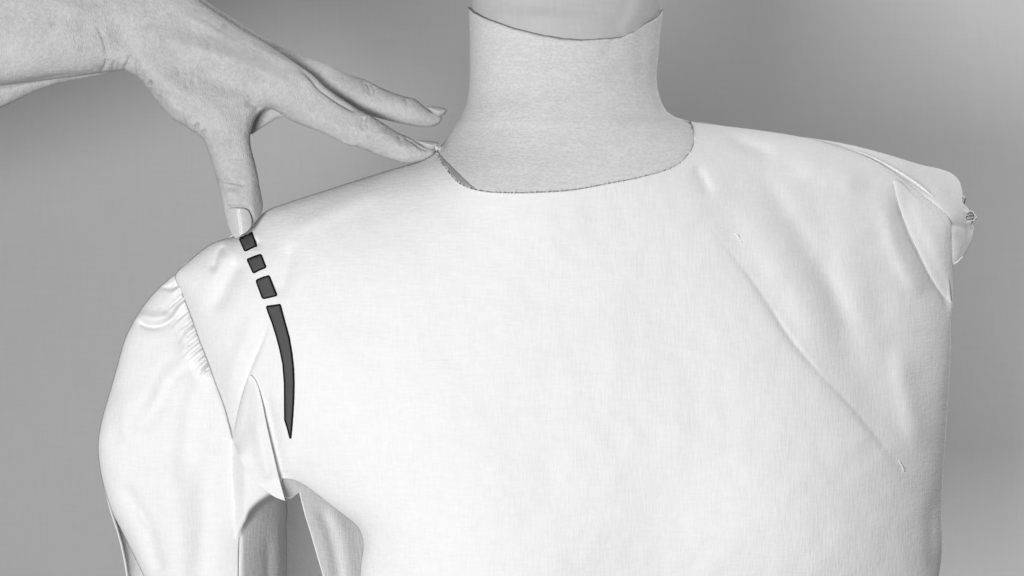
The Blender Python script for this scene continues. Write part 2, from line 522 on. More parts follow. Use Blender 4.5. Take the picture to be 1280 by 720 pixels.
# ---------------------------------------------------------------- the blouse
blouse = empty('blouse', P(720, 760, 0.0), 'white cotton blouse toile with one gathered puff sleeve, unfinished on the other side', 'blouse')

# sleeve ------------------------------------------------------
sl_dense = [([(222, 345), (238, 393), (260, 452), (285, 530)], 34, 1.7), ([(160, 385), (182, 404), (200, 405), (216, 397)], 12, 2.0)]
sl = Sheet([(222, 342), (205, 354), (187, 372), (170, 396), (156, 424), (147, 455), (137, 490), (127, 525), (122.5, 553), (124, 580), (130, 610),
            (140, 640), (152, 664), (165, 690), (180, 722), (200, 775), (300, 778, 17), (297.5, 720, 17), (299, 660, 17), (300, 600, 16), (303, 575, 14), (304, 540, 11), (290, 480), (276, 430), (262, 385), (242, 350)], 2.5, 3.2, dense=sl_dense)
sl.solve(0.62, 42)
seam_line = [(219, 345), (228, 368), (238, 393), (249, 424), (260, 452), (270, 480), (281, 510), (287, 533), (291, 549)]
sl_f = [([(170, 398), (182, 407), (198, 408), (214, 400), (230, 384), (240, 375)], 'valley', 2.6, 5.0, (.15, .25)),
        ([(168, 388), (184, 397), (200, 397), (214, 390)], 'ridge', 1.4, 6, (.25, .25)),
        ([(250, 455), (225, 462), (207, 480), (196, 505), (178, 530), (150, 545)], 'valley', 2.4, 13, (.1, .4)),
        ([(228, 425), (205, 450), (186, 490), (165, 520)], 'ridge', 0.9, 14, (.2, .3)),
        ([(258, 465), (240, 500), (232, 560), (228, 620)], 'valley', 1.3, 12, (.1, .4)),
        ([(197, 358), (210, 360), (222, 354)], 'valley', 1.1, 3, (.2, .1)),
        ([(132, 540), (160, 560), (190, 600)], 'valley', 0.8, 12, (.2, .4)),
        ([(150, 600), (168, 630), (186, 668), (200, 720)], 'valley', 1.6, 9, (.2, .1)),
        ([(170, 636), (178, 650), (184, 662)], 'ridge', 0.7, 2.5, (.2, .3)),
        ([(200, 560), (215, 620), (222, 720)], 'ridge', 1.6, 20, (.3, 0)),
        ([(250, 560), (255, 640), (250, 720)], 'valley', 1.3, 14, (.3, 0)),
        ([(150, 480), (158, 520), (155, 570)], 'ridge', 1.2, 12, (.3, .3))]
sp = catmull(seam_line, False, 1.0); segL = np.linalg.norm(np.diff(sp, axis=0), axis=1).cumsum()
def on_seam(dist):
    k = int(np.searchsorted(segL, dist)); k = min(k, len(sp) - 2)
    t = sp[k + 1] - sp[k]; t /= np.linalg.norm(t) + 1e-9
    return sp[k], t
rg = random.Random(4)
dd = 12.0
while dd < 128:                                          # puckers pulled into the gathered seam
    p, t = on_seam(dd); nrm = np.array([-abs(t[1]), t[0] * 1.0 + 0.42])
    nrm /= np.linalg.norm(nrm)
    L = rg.uniform(22, 46) * (1.0 if 25 < dd < 110 else 0.7)
    e = p + nrm * L + np.array([0, rg.uniform(-3, 5)])
    m_ = p + nrm * L * 0.5 + np.array([0, rg.uniform(-1.5, 1.5)])
    sl_f.append(([tuple(p + nrm * -1), tuple(m_), tuple(e)], 'valley', rg.uniform(1.5, 2.7), rg.uniform(2.8, 4.4), (0, .75)))
    p2, _ = on_seam(dd + 3.4)
    sl_f.append(([tuple(p2), tuple(p2 + nrm * L * 0.4), tuple(p2 + nrm * L * 0.75)], 'ridge', rg.uniform(0.7, 1.3), 2.4, (0, .6)))
    dd += rg.uniform(8.0, 15.5)
edge_fade = lambda s: 1 - np.exp(-dist_poly(s.v, s.poly)[0] / 2.5)
sl.h += (folds(sl.v, sl_f) * 1.6 + ripple(sl.v, 0.45, 42, 1) + ripple(sl.v, 0.14, 11, 2)) * edge_fade(sl)
SLY = 0.006
sheet_obj('sleeve', sl, SLY - sl.h / 1000, M_toile, blouse)
slb = Sheet([(222, 342), (205, 354), (187, 372), (170, 396), (156, 424), (147, 455), (137, 490), (127, 525), (122.5, 553), (124, 580), (130, 610),
             (138, 640), (147, 668), (153, 692), (158, 722), (164, 775), (302, 778), (301, 700), (303, 625), (303, 560), (290, 480), (272, 430), (255, 385), (240, 352)], 5, 9, (2,))
slb.solve(0.5, 40); slb.f = slb.f[:, ::-1]
sheet_obj('sleeve_back', slb, SLY + 0.001 + slb.h / 1000, M_toile, blouse)
# the underside of the sleeve, seen past its front fold
su = Sheet([(286, 530, 8), (296, 540, 18), (305, 575, 22), (322, 600, 24), (345, 606, 20), (357, 622, 14), (358.5, 660, 8), (358.5, 720, 6), (358, 778, 6), (286, 778, 16), (285, 660, 16)], 2.5, 3.2)
su.solve(0.35, 24)
a_, sg_, _ = dist_poly(su.v, catmull([(298, 668), (309, 648), (316, 637), (328, 627), (342, 619), (360, 610)], False, 3), False)
dsg = a_ * sg_
su.h += np.where(dsg < 0, 1, 0) * 0.0
step_ = 1 / (1 + np.exp(np.clip(dsg / 1.0, -30, 30)))
fade_x = np.clip((su.v[:, 0] - 305) / 22, 0, 1)
su.h += 9.0 * step_ * np.clip((su.v[:, 0] - 292) / 14, 0, 1) - (1 - step_) * 36.0 * np.clip((su.v[:, 0] - 302) / 58, 0, 1) ** 1.1
su.h += folds(su.v, [([(333, 660), (335, 720), (333, 778)], 'valley', 1.2, 6, (.3, 0)), ([(346, 640), (348, 720), (347, 778)], 'ridge', 0.8, 6, (.3, 0))])
sheet_obj('sleeve_fold', su, SLY - su.h / 1000, M_toile, blouse, 0.0004)

# bodice front ------------------------------------------------
nk = [(545.5, 190), (552, 203), (563, 218), (571, 227), (586, 235), (605, 239.5), (640, 241.5), (680, 240.5), (715, 238), (760, 230), (800, 222), (835, 212), (851, 203), (862, 191), (866.5, 183), (866.5, 165), (862.5, 152)]
def neck_g(p): return max(0.0, -neck_y(p[0], p[1]) * 1000 + 1.6)
seamg = [(p[0], p[1], float(sl.at(p)[0]) - SLY * 1000 + 1.0) for p in seam_line]
seamg = [(a, b, max(0.8, c)) for a, b, c in seamg]
ctrl = []
ctrl += [(p[0], p[1], neck_g(p)) for p in nk]
ctrl += [(880, 154.5), (905, 157.5), (950, 163), (1000, 171), (1050, 184), (1095, 202, 1), (1118, 217, 1), (1140, 234, 1), (1162, 251.5, 1), (1180, 266, 1), (1188.5, 279, 1), (1189, 300), (1189.5, 330), (1191, 362), (1191, 380), (1188.5, 400), (1188.5, 430), (1187, 470), (1183.5, 520), (1181, 560),
         (1178.5, 600), (1177, 640), (1178, 680), (1175, 712), (1168, 745), (1160, 785), (800, 790, 60), (447, 788, 34), (449, 740, 34), (451, 705, 34), (453.5, 678, 34), (447.5, 660, 34), (432, 646, 34), (415, 633, 34), (398, 619.5, 34), (381, 607, 34), (366, 600, 34), (353, 598, 34), (353, 610, 33),
         (356, 625.5, 37), (345, 621.5, 36), (332, 613, 34), (318, 601, 32), (307, 587, 31), (298, 568, 31)]
ctrl += seamg[::-1]
ctrl += [(222, 339), (233, 329), (248, 316), (265, 304), (282, 298), (296, 295), (312, 284), (320, 274), (334, 263), (360, 253), (400, 240), (450, 224), (500, 208.5), (525, 201)]
bf_dense = [(([(339, 390), (330, 422), (316, 455), (303, 492), (296, 522), (293, 540)]), 10, 1.8), ([(313, 470), (327, 500), (341, 565), (354, 612)], 12, 1.6), ([(862, 240), (925, 330), (985, 420), (1050, 498), (1138, 604)], 8, 2.2),
            ([(1118, 222), (1123, 252), (1132, 280), (1150, 318), (1168, 353), (1186, 378)], 14, 1.8), ([(965, 156), (1000, 163), (1030, 174), (1062, 185)], 9, 2.2), ([(281, 306), (268, 328), (262, 355)], 12, 2.4)]
bf = Sheet(ctrl, 3, 4.2, dense=bf_dense)
print('bodice verts', len(bf.v))
bf.solve(0.60, 110)
bf_f = [
    # left shoulder, pressed by the thumb
    ([(281, 306), (272, 316), (268, 328), (265, 343)], 'valley', 1.3, 5, (.1, .3)),
    ([(300, 322), (292, 338), (276, 368), (262, 395)], 'valley', 2.0, 11, (.15, .3)),
    ([(283, 316), (275, 335), (262, 355)], 'ridge', 0.5, 8, (.2, .3)),
    ([(363, 300), (361, 325), (352, 358), (346, 380)], 'valley', 1.3, 9, (.25, .3)),
    ([(322, 300), (318, 312)], 'valley', 1.5, 5, (.1, .3)),
    ([(339, 390), (330, 422), (316, 455), (303, 492), (296, 522), (291, 546)], 'crease', 3.2, 11, (.45, 0)),
    ([(322, 380), (308, 420), (292, 460), (282, 500)], 'ridge', 1.4, 9, (.3, .2)),
    ([(328, 478), (333, 500), (339, 530), (346, 565), (352, 592)], 'valley', 2.2, 8, (.3, 0)),
    ([(318, 478), (325, 500), (331, 530), (339, 565), (346, 592)], 'valley', 0.2, 2.5, (.2, 0)),
    ([(318, 510), (326, 560), (340, 600)], 'ridge', 1.5, 9, (.3, .1)),
    ([(345, 300), (420, 262), (500, 226)], 'ridge', 0.8, 12, (.3, .3)),
    # right side drag lines
    ([(1138, 604), (1100, 552), (1062, 506), (1020, 462), (985, 420), (955, 372), (925, 330), (890, 285), (862, 240)], 'crease', 1.5, 55, (.25, .35)),
    ([(1000, 196), (1028, 290), (1052, 400), (1098, 510), (1130, 570)], 'valley', 1.2, 22, (.3, .3)),
    ([(930, 188), (980, 262), (1030, 350), (1074, 440)], 'valley', 1.3, 15, (.3, .3)),
    ([(1080, 280), (1102, 400), (1135, 520)], 'valley', 0.6, 18, (.4, .4)),
    ([(905, 225), (960, 300), (1010, 380), (1050, 460)], 'ridge', 1.8, 26, (.3, .3)),
    ([(1118, 222), (1123, 252), (1132, 280), (1150, 318), (1168, 353), (1192, 386)], 'valley', 3.0, 15, (.3, .0)),
    ([(1120, 236), (1130, 280), (1148, 318), (1166, 353), (1184, 378)], 'valley', 0.1, 2.6, (.2, .1)),
    ([(1105, 240), (1112, 280), (1130, 330), (1160, 370)], 'ridge', 1.6, 12, (.3, .2)),
    ([(965, 156), (1000, 163), (1030, 174), (1062, 185)], 'valley', 1.8, 4.5, (.3, .3)),
    ([(905, 164), (940, 184), (975, 196)], 'valley', 1.8, 9, (.3, .3)),
    ([(985, 200), (1040, 215), (1090, 235)], 'ridge', 2.0, 16, (.3, .3)),
    ([(868, 206), (880, 228), (890, 250)], 'valley', 1.2, 7, (.2, .4)),
    
    ([(1120, 420), (1135, 500), (1150, 570)], 'ridge', 1.4, 14, (.3, .3)),
    
    ([(1177, 600), (1166, 650), (1170, 720)], 'valley', 1.4, 8, (.3, .1)),
]
ef = 1 - np.exp(-dist_poly(bf.v, bf.poly)[0] / 5.0)
deep = folds(bf.v, bf_f[:5] + bf_f[9:])
seamf = folds(bf.v, bf_f[5:9])
u_ = ((bf.v[:, 0] - 866) * 365 - (bf.v[:, 1] - 240) * 270) / 454.0      # distance up and right of the long drag line
u_ = np.clip((u_ + 5) / 330, 0, 1)
nd_, _, _ = dist_poly(bf.v, catmull([(p[0], p[1]) for p in nk], False, 4), False)
bf.h *= 1 - 0.62 * u_ * np.clip(nd_ / 90, 0, 1)
bump_ = lambda cx, cy, sx, sy: np.exp(-((bf.v[:, 0] - cx) / sx) ** 2 - ((bf.v[:, 1] - cy) / sy) ** 2)
deep += 5 * bump_(600, 700, 170, 190) + 6 * bump_(1010, 690, 140, 180) - 1.5 * bump_(810, 760, 80, 160)
bf.h += deep * ef * 2.1 + seamf * 1.3 + (ripple(bf.v, 1.3, 90, 3) + ripple(bf.v, 0.45, 26, 4)+ ripple(bf.v, 0.12, 9, 14)) * ef
sheet_obj('bodice_front', bf, -bf.h / 1000, M_toile, blouse, 0.0006)

bnk = bf.poly
me = neck.data; nv = len(me.vertices); cc = np.zeros(nv * 3); me.vertices.foreach_get('co', cc); cc = cc.reshape(-1, 3)
qx, qy = pix(cc); q = np.stack([qx, qy], 1)
isin = inside(q, bnk) & (cc[:, 1] < NY)
for k in np.where(isin)[0]:
    lim = -float(bf.at(q[k])[0]) / 1000 + 0.0022
    if cc[k, 1] < lim: cc[k] = P(q[k, 0], q[k, 1], lim)
me.vertices.foreach_set('co', cc.ravel()); me.update()
# two folds where the cloth doubles over itself: one by the armpit, one at the open armhole
def overlap(name, outline, free, lift, reach):
    s_ = Sheet(outline, 2.0, 2.4, (0.8,))
    d_, _, _ = dist_poly(s_.v, catmull(free, False, 3), False)
    s_.h = bf.at(s_.v)
    # smooth the copied heights
    near = [np.argsort(((s_.v - p) ** 2).sum(1))[:24] for p in s_.v]
    raw = s_.h.copy()
    for _ in range(4): s_.h = np.array([s_.h[k].mean() for k in near])
    ww = np.exp(-(d_ / reach) ** 2)
    s_.h = raw * (1 - ww) + s_.h * ww + 0.12 + lift * ww
    return sheet_obj(name, s_, -s_.h / 1000, M_toile, blouse, 0.0005)
overlap('armpit_fold', [(312, 469), (316, 471), (321, 479), (327, 500), (333, 530), (341, 565), (348, 595), (356.5, 626), (345, 622), (332, 613.5), (318, 601.5), (307, 587.5), (298, 568), (291.5, 549), (293.5, 535), (299, 508), (306, 484)],
        [(312, 468), (321, 479), (327, 500), (333, 530), (341, 565), (348, 595), (357, 627)], 2.4, 12)
overlap('armhole_fold', [(1117, 226), (1122, 250), (1131, 277), (1149, 317), (1167, 352), (1179, 369), (1189, 379), (1187.5, 362), (1186, 330), (1185.5, 300), (1184, 284), (1175, 270), (1158, 256), (1137, 239), (1122, 226)],
        [(1117, 224), (1122, 250), (1131, 277), (1149, 317), (1167, 352), (1179, 369), (1191, 383)], 1.9, 14)
# bodice back and the flap that stands out past the unfinished shoulder
bb = Sheet([(545, 190), (700, 186), (862, 152), (905, 157.5), (950, 163), (1000, 171), (1050, 182), (1100, 200), (1180, 262), (1187, 300), (1189, 380), (1186, 470), (1180, 560), (1176, 640), (1174, 712), (1158, 790), (800, 790), (330, 788, 68),
            (333, 720, 68), (336, 665, 68), (340, 630, 66), (334, 600, 50), (300, 560, 10), (270, 480), (245, 400), (222, 342), (248, 318), (282, 299), (320, 275), (360, 254), (450, 225), (525, 202)], 6, 8, (3,))
bb.solve(0.75, 90)
t_ = np.clip((bb.v[:, 0] - 338) / 75, 0, 1); t2_ = np.clip((bb.v[:, 1] - 545) / 50, 0, 1)
bb.h += 125 * t_ * t2_ * np.exp(-(np.maximum(0, bb.v[:, 0] - 413) / 150) ** 2) * ~bb.bnd
bb.f = bb.f[:, ::-1]
sheet_obj('bodice_back', bb, 0.001 + bb.h / 1000, M_toile, blouse)
fl = Sheet([(985, 169.5), (1020, 173.5), (1060, 180.5), (1100, 190.5), (1150, 205.5), (1188, 216), (1199, 226), (1203, 240), (1204, 254), (1211, 262), (1211, 274), (1217, 283), (1216, 295), (1210, 311), (1202, 323), (1193, 330),
            (1184, 332), (1178, 300), (1150, 262), (1100, 225), (1040, 195)], 2.5, 3.6)
fl.solve(0.015, 1.2)
fl.h += folds(fl.v, [([(1140, 204), (1160, 222), (1172, 236)], 'valley', 1.0, 7, (.2, .2)),
                     ([(1150, 262), (1180, 276), (1214, 287)], 'valley', 2.5, 4, (.2, 0)),
                     ([(1145, 212), (1165, 228), (1190, 240)], 'ridge', 1.8, 7, (.2, .2)),
                     ([(1190, 285), (1200, 300), (1196, 325)], 'ridge', 1.2, 6, (.1, .1))]) + ripple(fl.v, 0.8, 20, 6)
din, _, _ = dist_poly(fl.v, catmull([(985, 176), (1040, 186), (1095, 206), (1140, 236), (1182, 268), (1188, 300), (1188, 340)], False, 3), False)
fy = -0.0003 + 0.045 * np.clip(din / 40, 0, 1.2) ** 1.6
sheet_obj('shoulder_flap', fl, fy - fl.h / 1000, M_toile, blouse, 0.0005)
# side panel turning away under the arm
sd = Sheet([(342, 588), (372, 600), (402, 614), (436, 636), (458, 660), (462, 700), (460, 784), (418, 788), (404.5, 722), (397, 696), (389, 668), (381, 642), (374.5, 615.5), (370, 619), (364, 623), (357, 622)], 2.5, 3.4)
sd.solve(0.015, 1.5)
xe = np.interp(sd.v[:, 1], [600, 615, 642, 668, 696, 722, 788], [374, 374.5, 381, 389, 397, 404.5, 418])
sdy = -0.024 + 0.023 * np.clip((sd.v[:, 0] - xe) / 66, -0.3, 1.1)
sdy = sdy - folds(sd.v, [([(396, 625), (410, 660), (420, 700), (428, 770)], 'valley', 1.2, 7, (.2, 0)), ([(410, 630), (430, 665), (438, 720)], 'ridge', 0.7, 9, (.2, 0))]) / 1000
sheet_obj('side_panel', sd, sdy - sd.h / 1000, M_toile, blouse, 0.0005)
# grey facing showing where the neckline gapes
fc = Sheet([(545, 186.5), (553, 196), (565, 209), (578, 222), (588, 231.5), (596, 238), (586, 240), (570, 231), (556, 215), (545, 196), (543, 190)], 2, 3, (0.8,))
fc.h = np.zeros(len(fc.v))
fcy = np.array([neck_y(a, b) for a, b in fc.v]) - 0.0012 + 0.004 * inside(fc.v, bf.poly)
sheet_obj('neck_facing', fc, fcy, M_grey_cloth, blouse, 0.0003)

def surf(px, py):  # front cloth depth at a photo point
    return -float(bf.at((px, py))[0]) / 1000

# neckline: dark line with the raw edge's shadow in its colour, then the fringe of white fibres
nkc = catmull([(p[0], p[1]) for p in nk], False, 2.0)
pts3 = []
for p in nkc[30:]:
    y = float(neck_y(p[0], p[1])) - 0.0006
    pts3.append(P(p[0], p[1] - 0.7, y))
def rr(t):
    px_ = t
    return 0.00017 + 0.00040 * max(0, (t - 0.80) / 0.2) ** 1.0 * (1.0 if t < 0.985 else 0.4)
co, fa = tube(pts3, rr); mesh_obj('neckline_edge_shade', co, fa, M_seam_shadow, blouse)

def hairs(name, specs, mat, parent, r=0.00009):
    co, fa = [], []
    for (p0, p1, p2) in specs:
        pts = [Vector(p0), Vector(p0) * .25 + Vector(p1) * .5 + Vector(p2) * .25, Vector(p2)]
        base = len(co)
        for i, p in enumerate(pts):
            q = r * (1 - 0.35 * i)
            co += [p + Vector((q, 0, 0)), p + Vector((-q * .5, -q, q * .8)), p + Vector((-q * .5, q * .2, -q * .8))]
        for i in range(2):
            for k in range(3):
                a = base + i * 3 + k; b = base + i * 3 + (k + 1) % 3
                fa.append((a, b, b + 3, a + 3))
    o = mesh_obj(name, co, fa, mat, parent, False)
    return o
rg = random.Random(11)
specs = []
for i in range(170):
    k = rg.randrange(1, len(nkc) - 2)
    p = nkc[k]; t = nkc[k + 1] - nkc[k - 1]; t /= np.linalg.norm(t)
    n = np.array([t[1], -t[0]])                            # into the opening
    L = rg.uniform(0.8, 3.4) * (1.5 if rg.random() < 0.12 else 1)
    if p[0] > 862: L *= 0.4
    e = p + n * L + t * rg.uniform(-2.4, 2.4)
    m_ = p + n * L * 0.6 + t * rg.uniform(-1, 1)
    y0 = float(neck_y(p[0], p[1])) - 0.0026
    specs.append((P(p[0] - n[0], p[1] - n[1], y0), P(m_[0], m_[1], y0 - 0.0006), P(e[0], e[1], y0 - 0.0002)))
fr = hairs('frayed_fibres', specs, M_thread, blouse, 0.00013); fr['kind'] = 'stuff'
# a tuft at the corner of the neckline by the index finger
specs = []
for i in range(16):
    p = np.array([546 + rg.uniform(-2, 4), 186 + rg.uniform(-2, 3)]); a = rg.uniform(-2.6, -0.4)
    L = rg.uniform(3, 7); e = p + L * np.array([math.cos(a), math.sin(a)])
    specs.append((P(p[0], p[1], -0.02), P((p[0] + e[0]) / 2 + 1, (p[1] + e[1]) / 2, -0.021), P(e[0], e[1], -0.02)))
tf = hairs('fibre_tuft', specs, M_thread, blouse, 0.00014); tf['kind'] = 'stuff'

# armhole seam: a fine stitched line, its shadow put into the colour
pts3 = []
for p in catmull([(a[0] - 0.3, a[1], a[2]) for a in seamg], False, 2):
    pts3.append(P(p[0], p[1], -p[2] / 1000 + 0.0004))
co, fa = tube(pts3, 0.0003); mesh_obj('armhole_seam', co, fa, plain('armhole_seam_shade', 0.33, .9, .1), blouse)

# frayed thread ends at the raw shoulder
FLAP = (fl.v.copy(), fy - fl.h / 1000)
def squiggle(name, pts, y, r, mat):
    if name == 'loose_thread':
        y = float(FLAP[1][np.argmin(((FLAP[0] - np.array(pts[0])) ** 2).sum(1))]) - 0.0012
    c = catmull(pts, False, 1.2)
    co, fa = tube([P(p[0], p[1], y + 0.0006 * math.sin(i * .9)) for i, p in enumerate(c)], r, 5)
    return mesh_obj(name, co, fa, mat, blouse)
squiggle('loose_thread', [(1206.5, 248), (1205.5, 253), (1203.5, 257), (1202.5, 262), (1206, 265.5), (1209, 267)], 0.004, 0.00030, M_dark_thread)
squiggle('loose_thread', [(1209, 268), (1213, 266), (1217, 268), (1217, 270), (1211, 270), (1208, 271)], 0.003, 0.00032, M_dark_thread)
squiggle('loose_thread', [(1206, 273), (1211, 274.5), (1216, 273.5), (1221, 274)], 0.003, 0.00022, M_dark_thread)
squiggle('loose_thread', [(1216, 273), (1215.5, 277), (1213.5, 281)], 0.003, 0.00025, M_dark_thread)
squiggle('loose_thread', [(1203, 244), (1206, 247), (1207, 251), (1205, 256), (1207, 260)], 0.003, 0.0002, M_thread)
squiggle('loose_thread', [(1205, 263), (1210, 264), (1215, 264), (1218, 268), (1221, 271), (1217, 275), (1210, 277), (1206, 280)], 0.002, 0.0002, M_thread)
squiggle('loose_thread', [(1193, 330), (1198, 326), (1203, 321)], 0.006, 0.0003, M_thread)
for a, b in (((918, 291), (927, 303)), ((1121, 573), (1130, 590))):
    y = surf((a[0] + b[0]) / 2, (a[1] + b[1]) / 2) - 0.0003
    squiggle('lint', [a, ((a[0] + b[0]) / 2 + 1, (a[1] + b[1]) / 2 - 1), b], y, 0.00022, M_thread)

# drawn-over annotation, no part of the blouse: three dashes and a long tapering stroke --------------------------
def mark(outline, label):
    def inset(pts, d):
        p = np.array(pts, float); c = p.mean(0); n = len(p); out = []
        ar = sum(p[i][0] * p[(i + 1) % n][1] - p[(i + 1) % n][0] * p[i][1] for i in range(n))
        sgn = 1 if ar > 0 else -1
        for i in range(n):
            a, b, c_ = p[i - 1], p[i], p[(i + 1) % n]
            u = (b - a) / (np.linalg.norm(b - a) + 1e-9); v = (c_ - b) / (np.linalg.norm(c_ - b) + 1e-9)
            n1 = np.array([-u[1], u[0]]) * sgn; n2 = np.array([-v[1], v[0]]) * sgn
            m = n1 + n2; m /= (np.linalg.norm(m) + 1e-9); k = 1 / max(0.45, float(m @ n1))
            out.append(tuple(b + m * d * k))
        return out
    res = []
    for k, (pts, mat, off, nm) in enumerate(((outline, M_edge, 0.0007, 'annotation_mark'), (inset(outline, 1.9), M_mark, 0.0010, 'mark_face'))):
        s = Sheet(pts, 2.0, 3.0, (), linear=True)
        y = -bf.at(s.v) / 1000 - off
        o = sheet_obj(nm, s, y, mat, blouse if k == 0 else res[0], 0.0004 if k == 0 else 0.0002)
        res.append(o)
    res[0]['label'] = label
    return res[0]
mark([(298.5, 296), (300, 294.5), (312.5, 289.3), (315, 290), (321.3, 306), (320.3, 308), (313, 311), (307, 314), (304.8, 313.3), (298, 298)], 'topmost short dark dash, just under the thumb')
mark([(308.5, 323.5), (318, 319.5), (325, 317.3), (327, 318.6), (332.6, 333), (331.5, 335), (324, 338), (317.5, 341.6), (315.5, 341), (308.6, 326)], 'middle one of the three short dark dashes')
mark([(319.6, 351), (321, 349), (329, 345.6), (335.5, 344), (337.3, 345.6), (346.3, 368), (345.5, 370), (336, 372.5), (329.5, 374), (327, 372.5), (319.8, 353)], 'lowest and largest of the three short dark dashes')
mark([(332.3, 384), (333.5, 382), (342, 381), (349.5, 379.8), (351, 381.5), (357, 404), (362, 422), (365.3, 442), (367.3, 460), (368, 478), (367.6, 498), (366.3, 520), (364.6, 541), (363.8, 548.3), (361.6, 548.3), (358.5, 536), (355, 525), (354.8, 500), (354.7, 480), (352.7, 455), (349, 437), (344.5, 420), (339.5, 404), (334.5, 391)], 'long dark stroke tapering to a point')

# ---------------------------------------------------------------- the hand
person = empty('person', P(60, 20, 0.0), 'hand and bare forearm reaching in from the left, thumb pressed on the blouse shoulder', 'person')
def solid(ctrl, yc, scale, H, step=3, spacing=4.5):
    s = Sheet(ctrl, step, spacing, (1.0, 2.6)); s.solve(scale, H)
    n = len(s.v)
    Y = yc(s.v[:, 0], s.v[:, 1]) if callable(yc) else np.full(n, yc)
    h = s.h / 1000
    F = np.stack(P(s.v[:, 0], s.v[:, 1], Y - h), 1)
    hb = h.copy()
    B = np.stack(P(s.v[:, 0], s.v[:, 1], Y + hb), 1)
    idx = np.arange(n) + n
    idx[s.bnd] = np.arange(n)[s.bnd]
    fb = idx[s.f][:, ::-1]
    return np.concatenate([F, B]), np.concatenate([s.f, fb])
def Hm(x, y):
    h = np.interp(x, [-520, -60, 60, 150, 230, 330, 400, 560], [38, 28, 24, 18, 16, 14, 11.5, 10])
    t = np.clip((y - 105) / 85, 0, 1) * np.clip((350 - x) / 25, 0, 1); t = t * t * (3 - 2 * t)
    return h * (1 - t) + 11.5 * t
def ycm(x, y):
    th = np.clip((y - 130) / 160, 0, 1) * (x < 340) * np.clip((345 - x) / 30, 0, 1)
    return -0.006 - 0.012 * th - 0.004 * np.clip((x - 380) / 160, 0, 1)
palm = [(-520, -150), (-300, -125), (-70, -92), (60, -78), (140, -60), (200, -32), (235, -10), (252, 4), (277, 21), (302, 37), (327, 51), (347, 64), (366, 77), (380, 86), (392, 95), (403, 106), (418, 117), (435, 128), (450, 138), (462, 143.5), (472, 149), (481, 155), (497, 165), (515, 173), (523, 179), (534, 184.5), (543, 186.5),
        (544, 190), (537, 196.5), (526, 201.5), (508, 204.5), (490, 200.5), (472, 194), (447, 184), (427, 178), (400, 165), (378, 157), (362, 150), (350, 142), (340, 137), (330, 138), (321, 146), (316, 157), (313, 170), (314, 184), (320, 207), (323, 222), (326, 240), (329, 256), (327, 267), (317, 281), (308, 290), (298, 297),
        (291, 295), (284.5, 284), (280, 267), (277, 253), (273, 233), (267.5, 213), (260, 190), (253, 174), (244, 167), (233, 159), (217, 149), (205, 138.5), (197, 129), (186, 115), (178.5, 104), (171, 96), (163, 92), (156, 88.5), (137, 90), (100, 95), (60, 100), (20, 105), (-70, 118), (-300, 168), (-520, 215)]
parts = [solid(palm, ycm, 0.85, Hm),
         # ulnar side of the forearm, lower and in shade
         solid([(-520, 120), (-300, 95), (-70, 60), (40, 70), (100, 80), (150, 84), (137, 90.5), (100, 99), (75, 104), (50, 112), (28, 122), (0, 135.5), (-70, 166), (-300, 235), (-520, 290)], 0.020, 0.8, 14),
         # web between thumb and index
         solid([(306, 168), (314, 169), (323, 163), (337, 154), (352, 146.5), (366, 150), (360, 130), (330, 125), (312, 140)], 0.004, 0.5, 4),
         # middle finger
         solid([(330, 62), (360, 64), (377, 69.5), (390, 72.5), (402, 76), (412, 81), (426, 88), (440, 94), (457, 99.5), (475, 108.5), (490, 115), (505, 120), (519, 123.5), (528, 131), (537, 138), (548, 144), (553.5, 147), (551, 153), (541, 158.3), (528, 159), (515, 157.3), (490, 152), (460, 145), (440, 142), (410, 130), (370, 110), (340, 90)], lambda x, y: 0.010 + 0 * x, 0.95, 11),
         # back of the hand beyond the knuckles, ring and little fingers lying behind the middle one
         solid([(215, -34), (240, -14), (256, 0), (290, 22), (312, 36), (327, 45), (352, 55.5), (378, 69), (410, 84), (400, 120), (360, 120), (300, 90), (220, 40)], 0.014, 0.7, 10),
         solid([(330, 60), (378, 72), (420, 90), (460, 105), (495, 121), (524, 133), (536, 143), (530, 151), (512, 151), (470, 141), (420, 125), (370, 108), (330, 90)], 0.030, 0.9, 9.5),
         solid([(240, 0), (300, 38), (350, 66), (400, 90), (440, 103), (470, 114), (488, 124), (490, 133), (478, 137), (450, 132), (400, 120), (340, 100), (250, 50)], lambda x, y: 0.030 + 0.018 * np.clip((x - 240) / 120, 0, 1), 0.8, 8.5)]
cos, fas, base = [], [], 0
for c, f in parts:
    cos.append(c); fas.append(f + base); base += len(c)
hand = mesh_obj('hand', np.concatenate(cos), np.concatenate(fas), M_skin)
rm = hand.modifiers.new('remesh', 'REMESH'); rm.mode = 'VOXEL'; rm.voxel_size = 0.00075; rm.use_smooth_shade = True
smf = hand.modifiers.new('smooth', 'CORRECTIVE_SMOOTH') if False else hand.modifiers.new('smooth', 'SMOOTH'); smf.factor = 0.5; smf.iterations = 5
dg = bpy.context.evaluated_depsgraph_get()
me2 = bpy.data.meshes.new_from_object(hand.evaluated_get(dg))
hand.modifiers.clear(); hand.data = me2
me2.polygons.foreach_set('use_smooth', [True] * len(me2.polygons))
if not me2.materials: me2.materials.append(M_skin)
print('hand verts', len(me2.vertices))
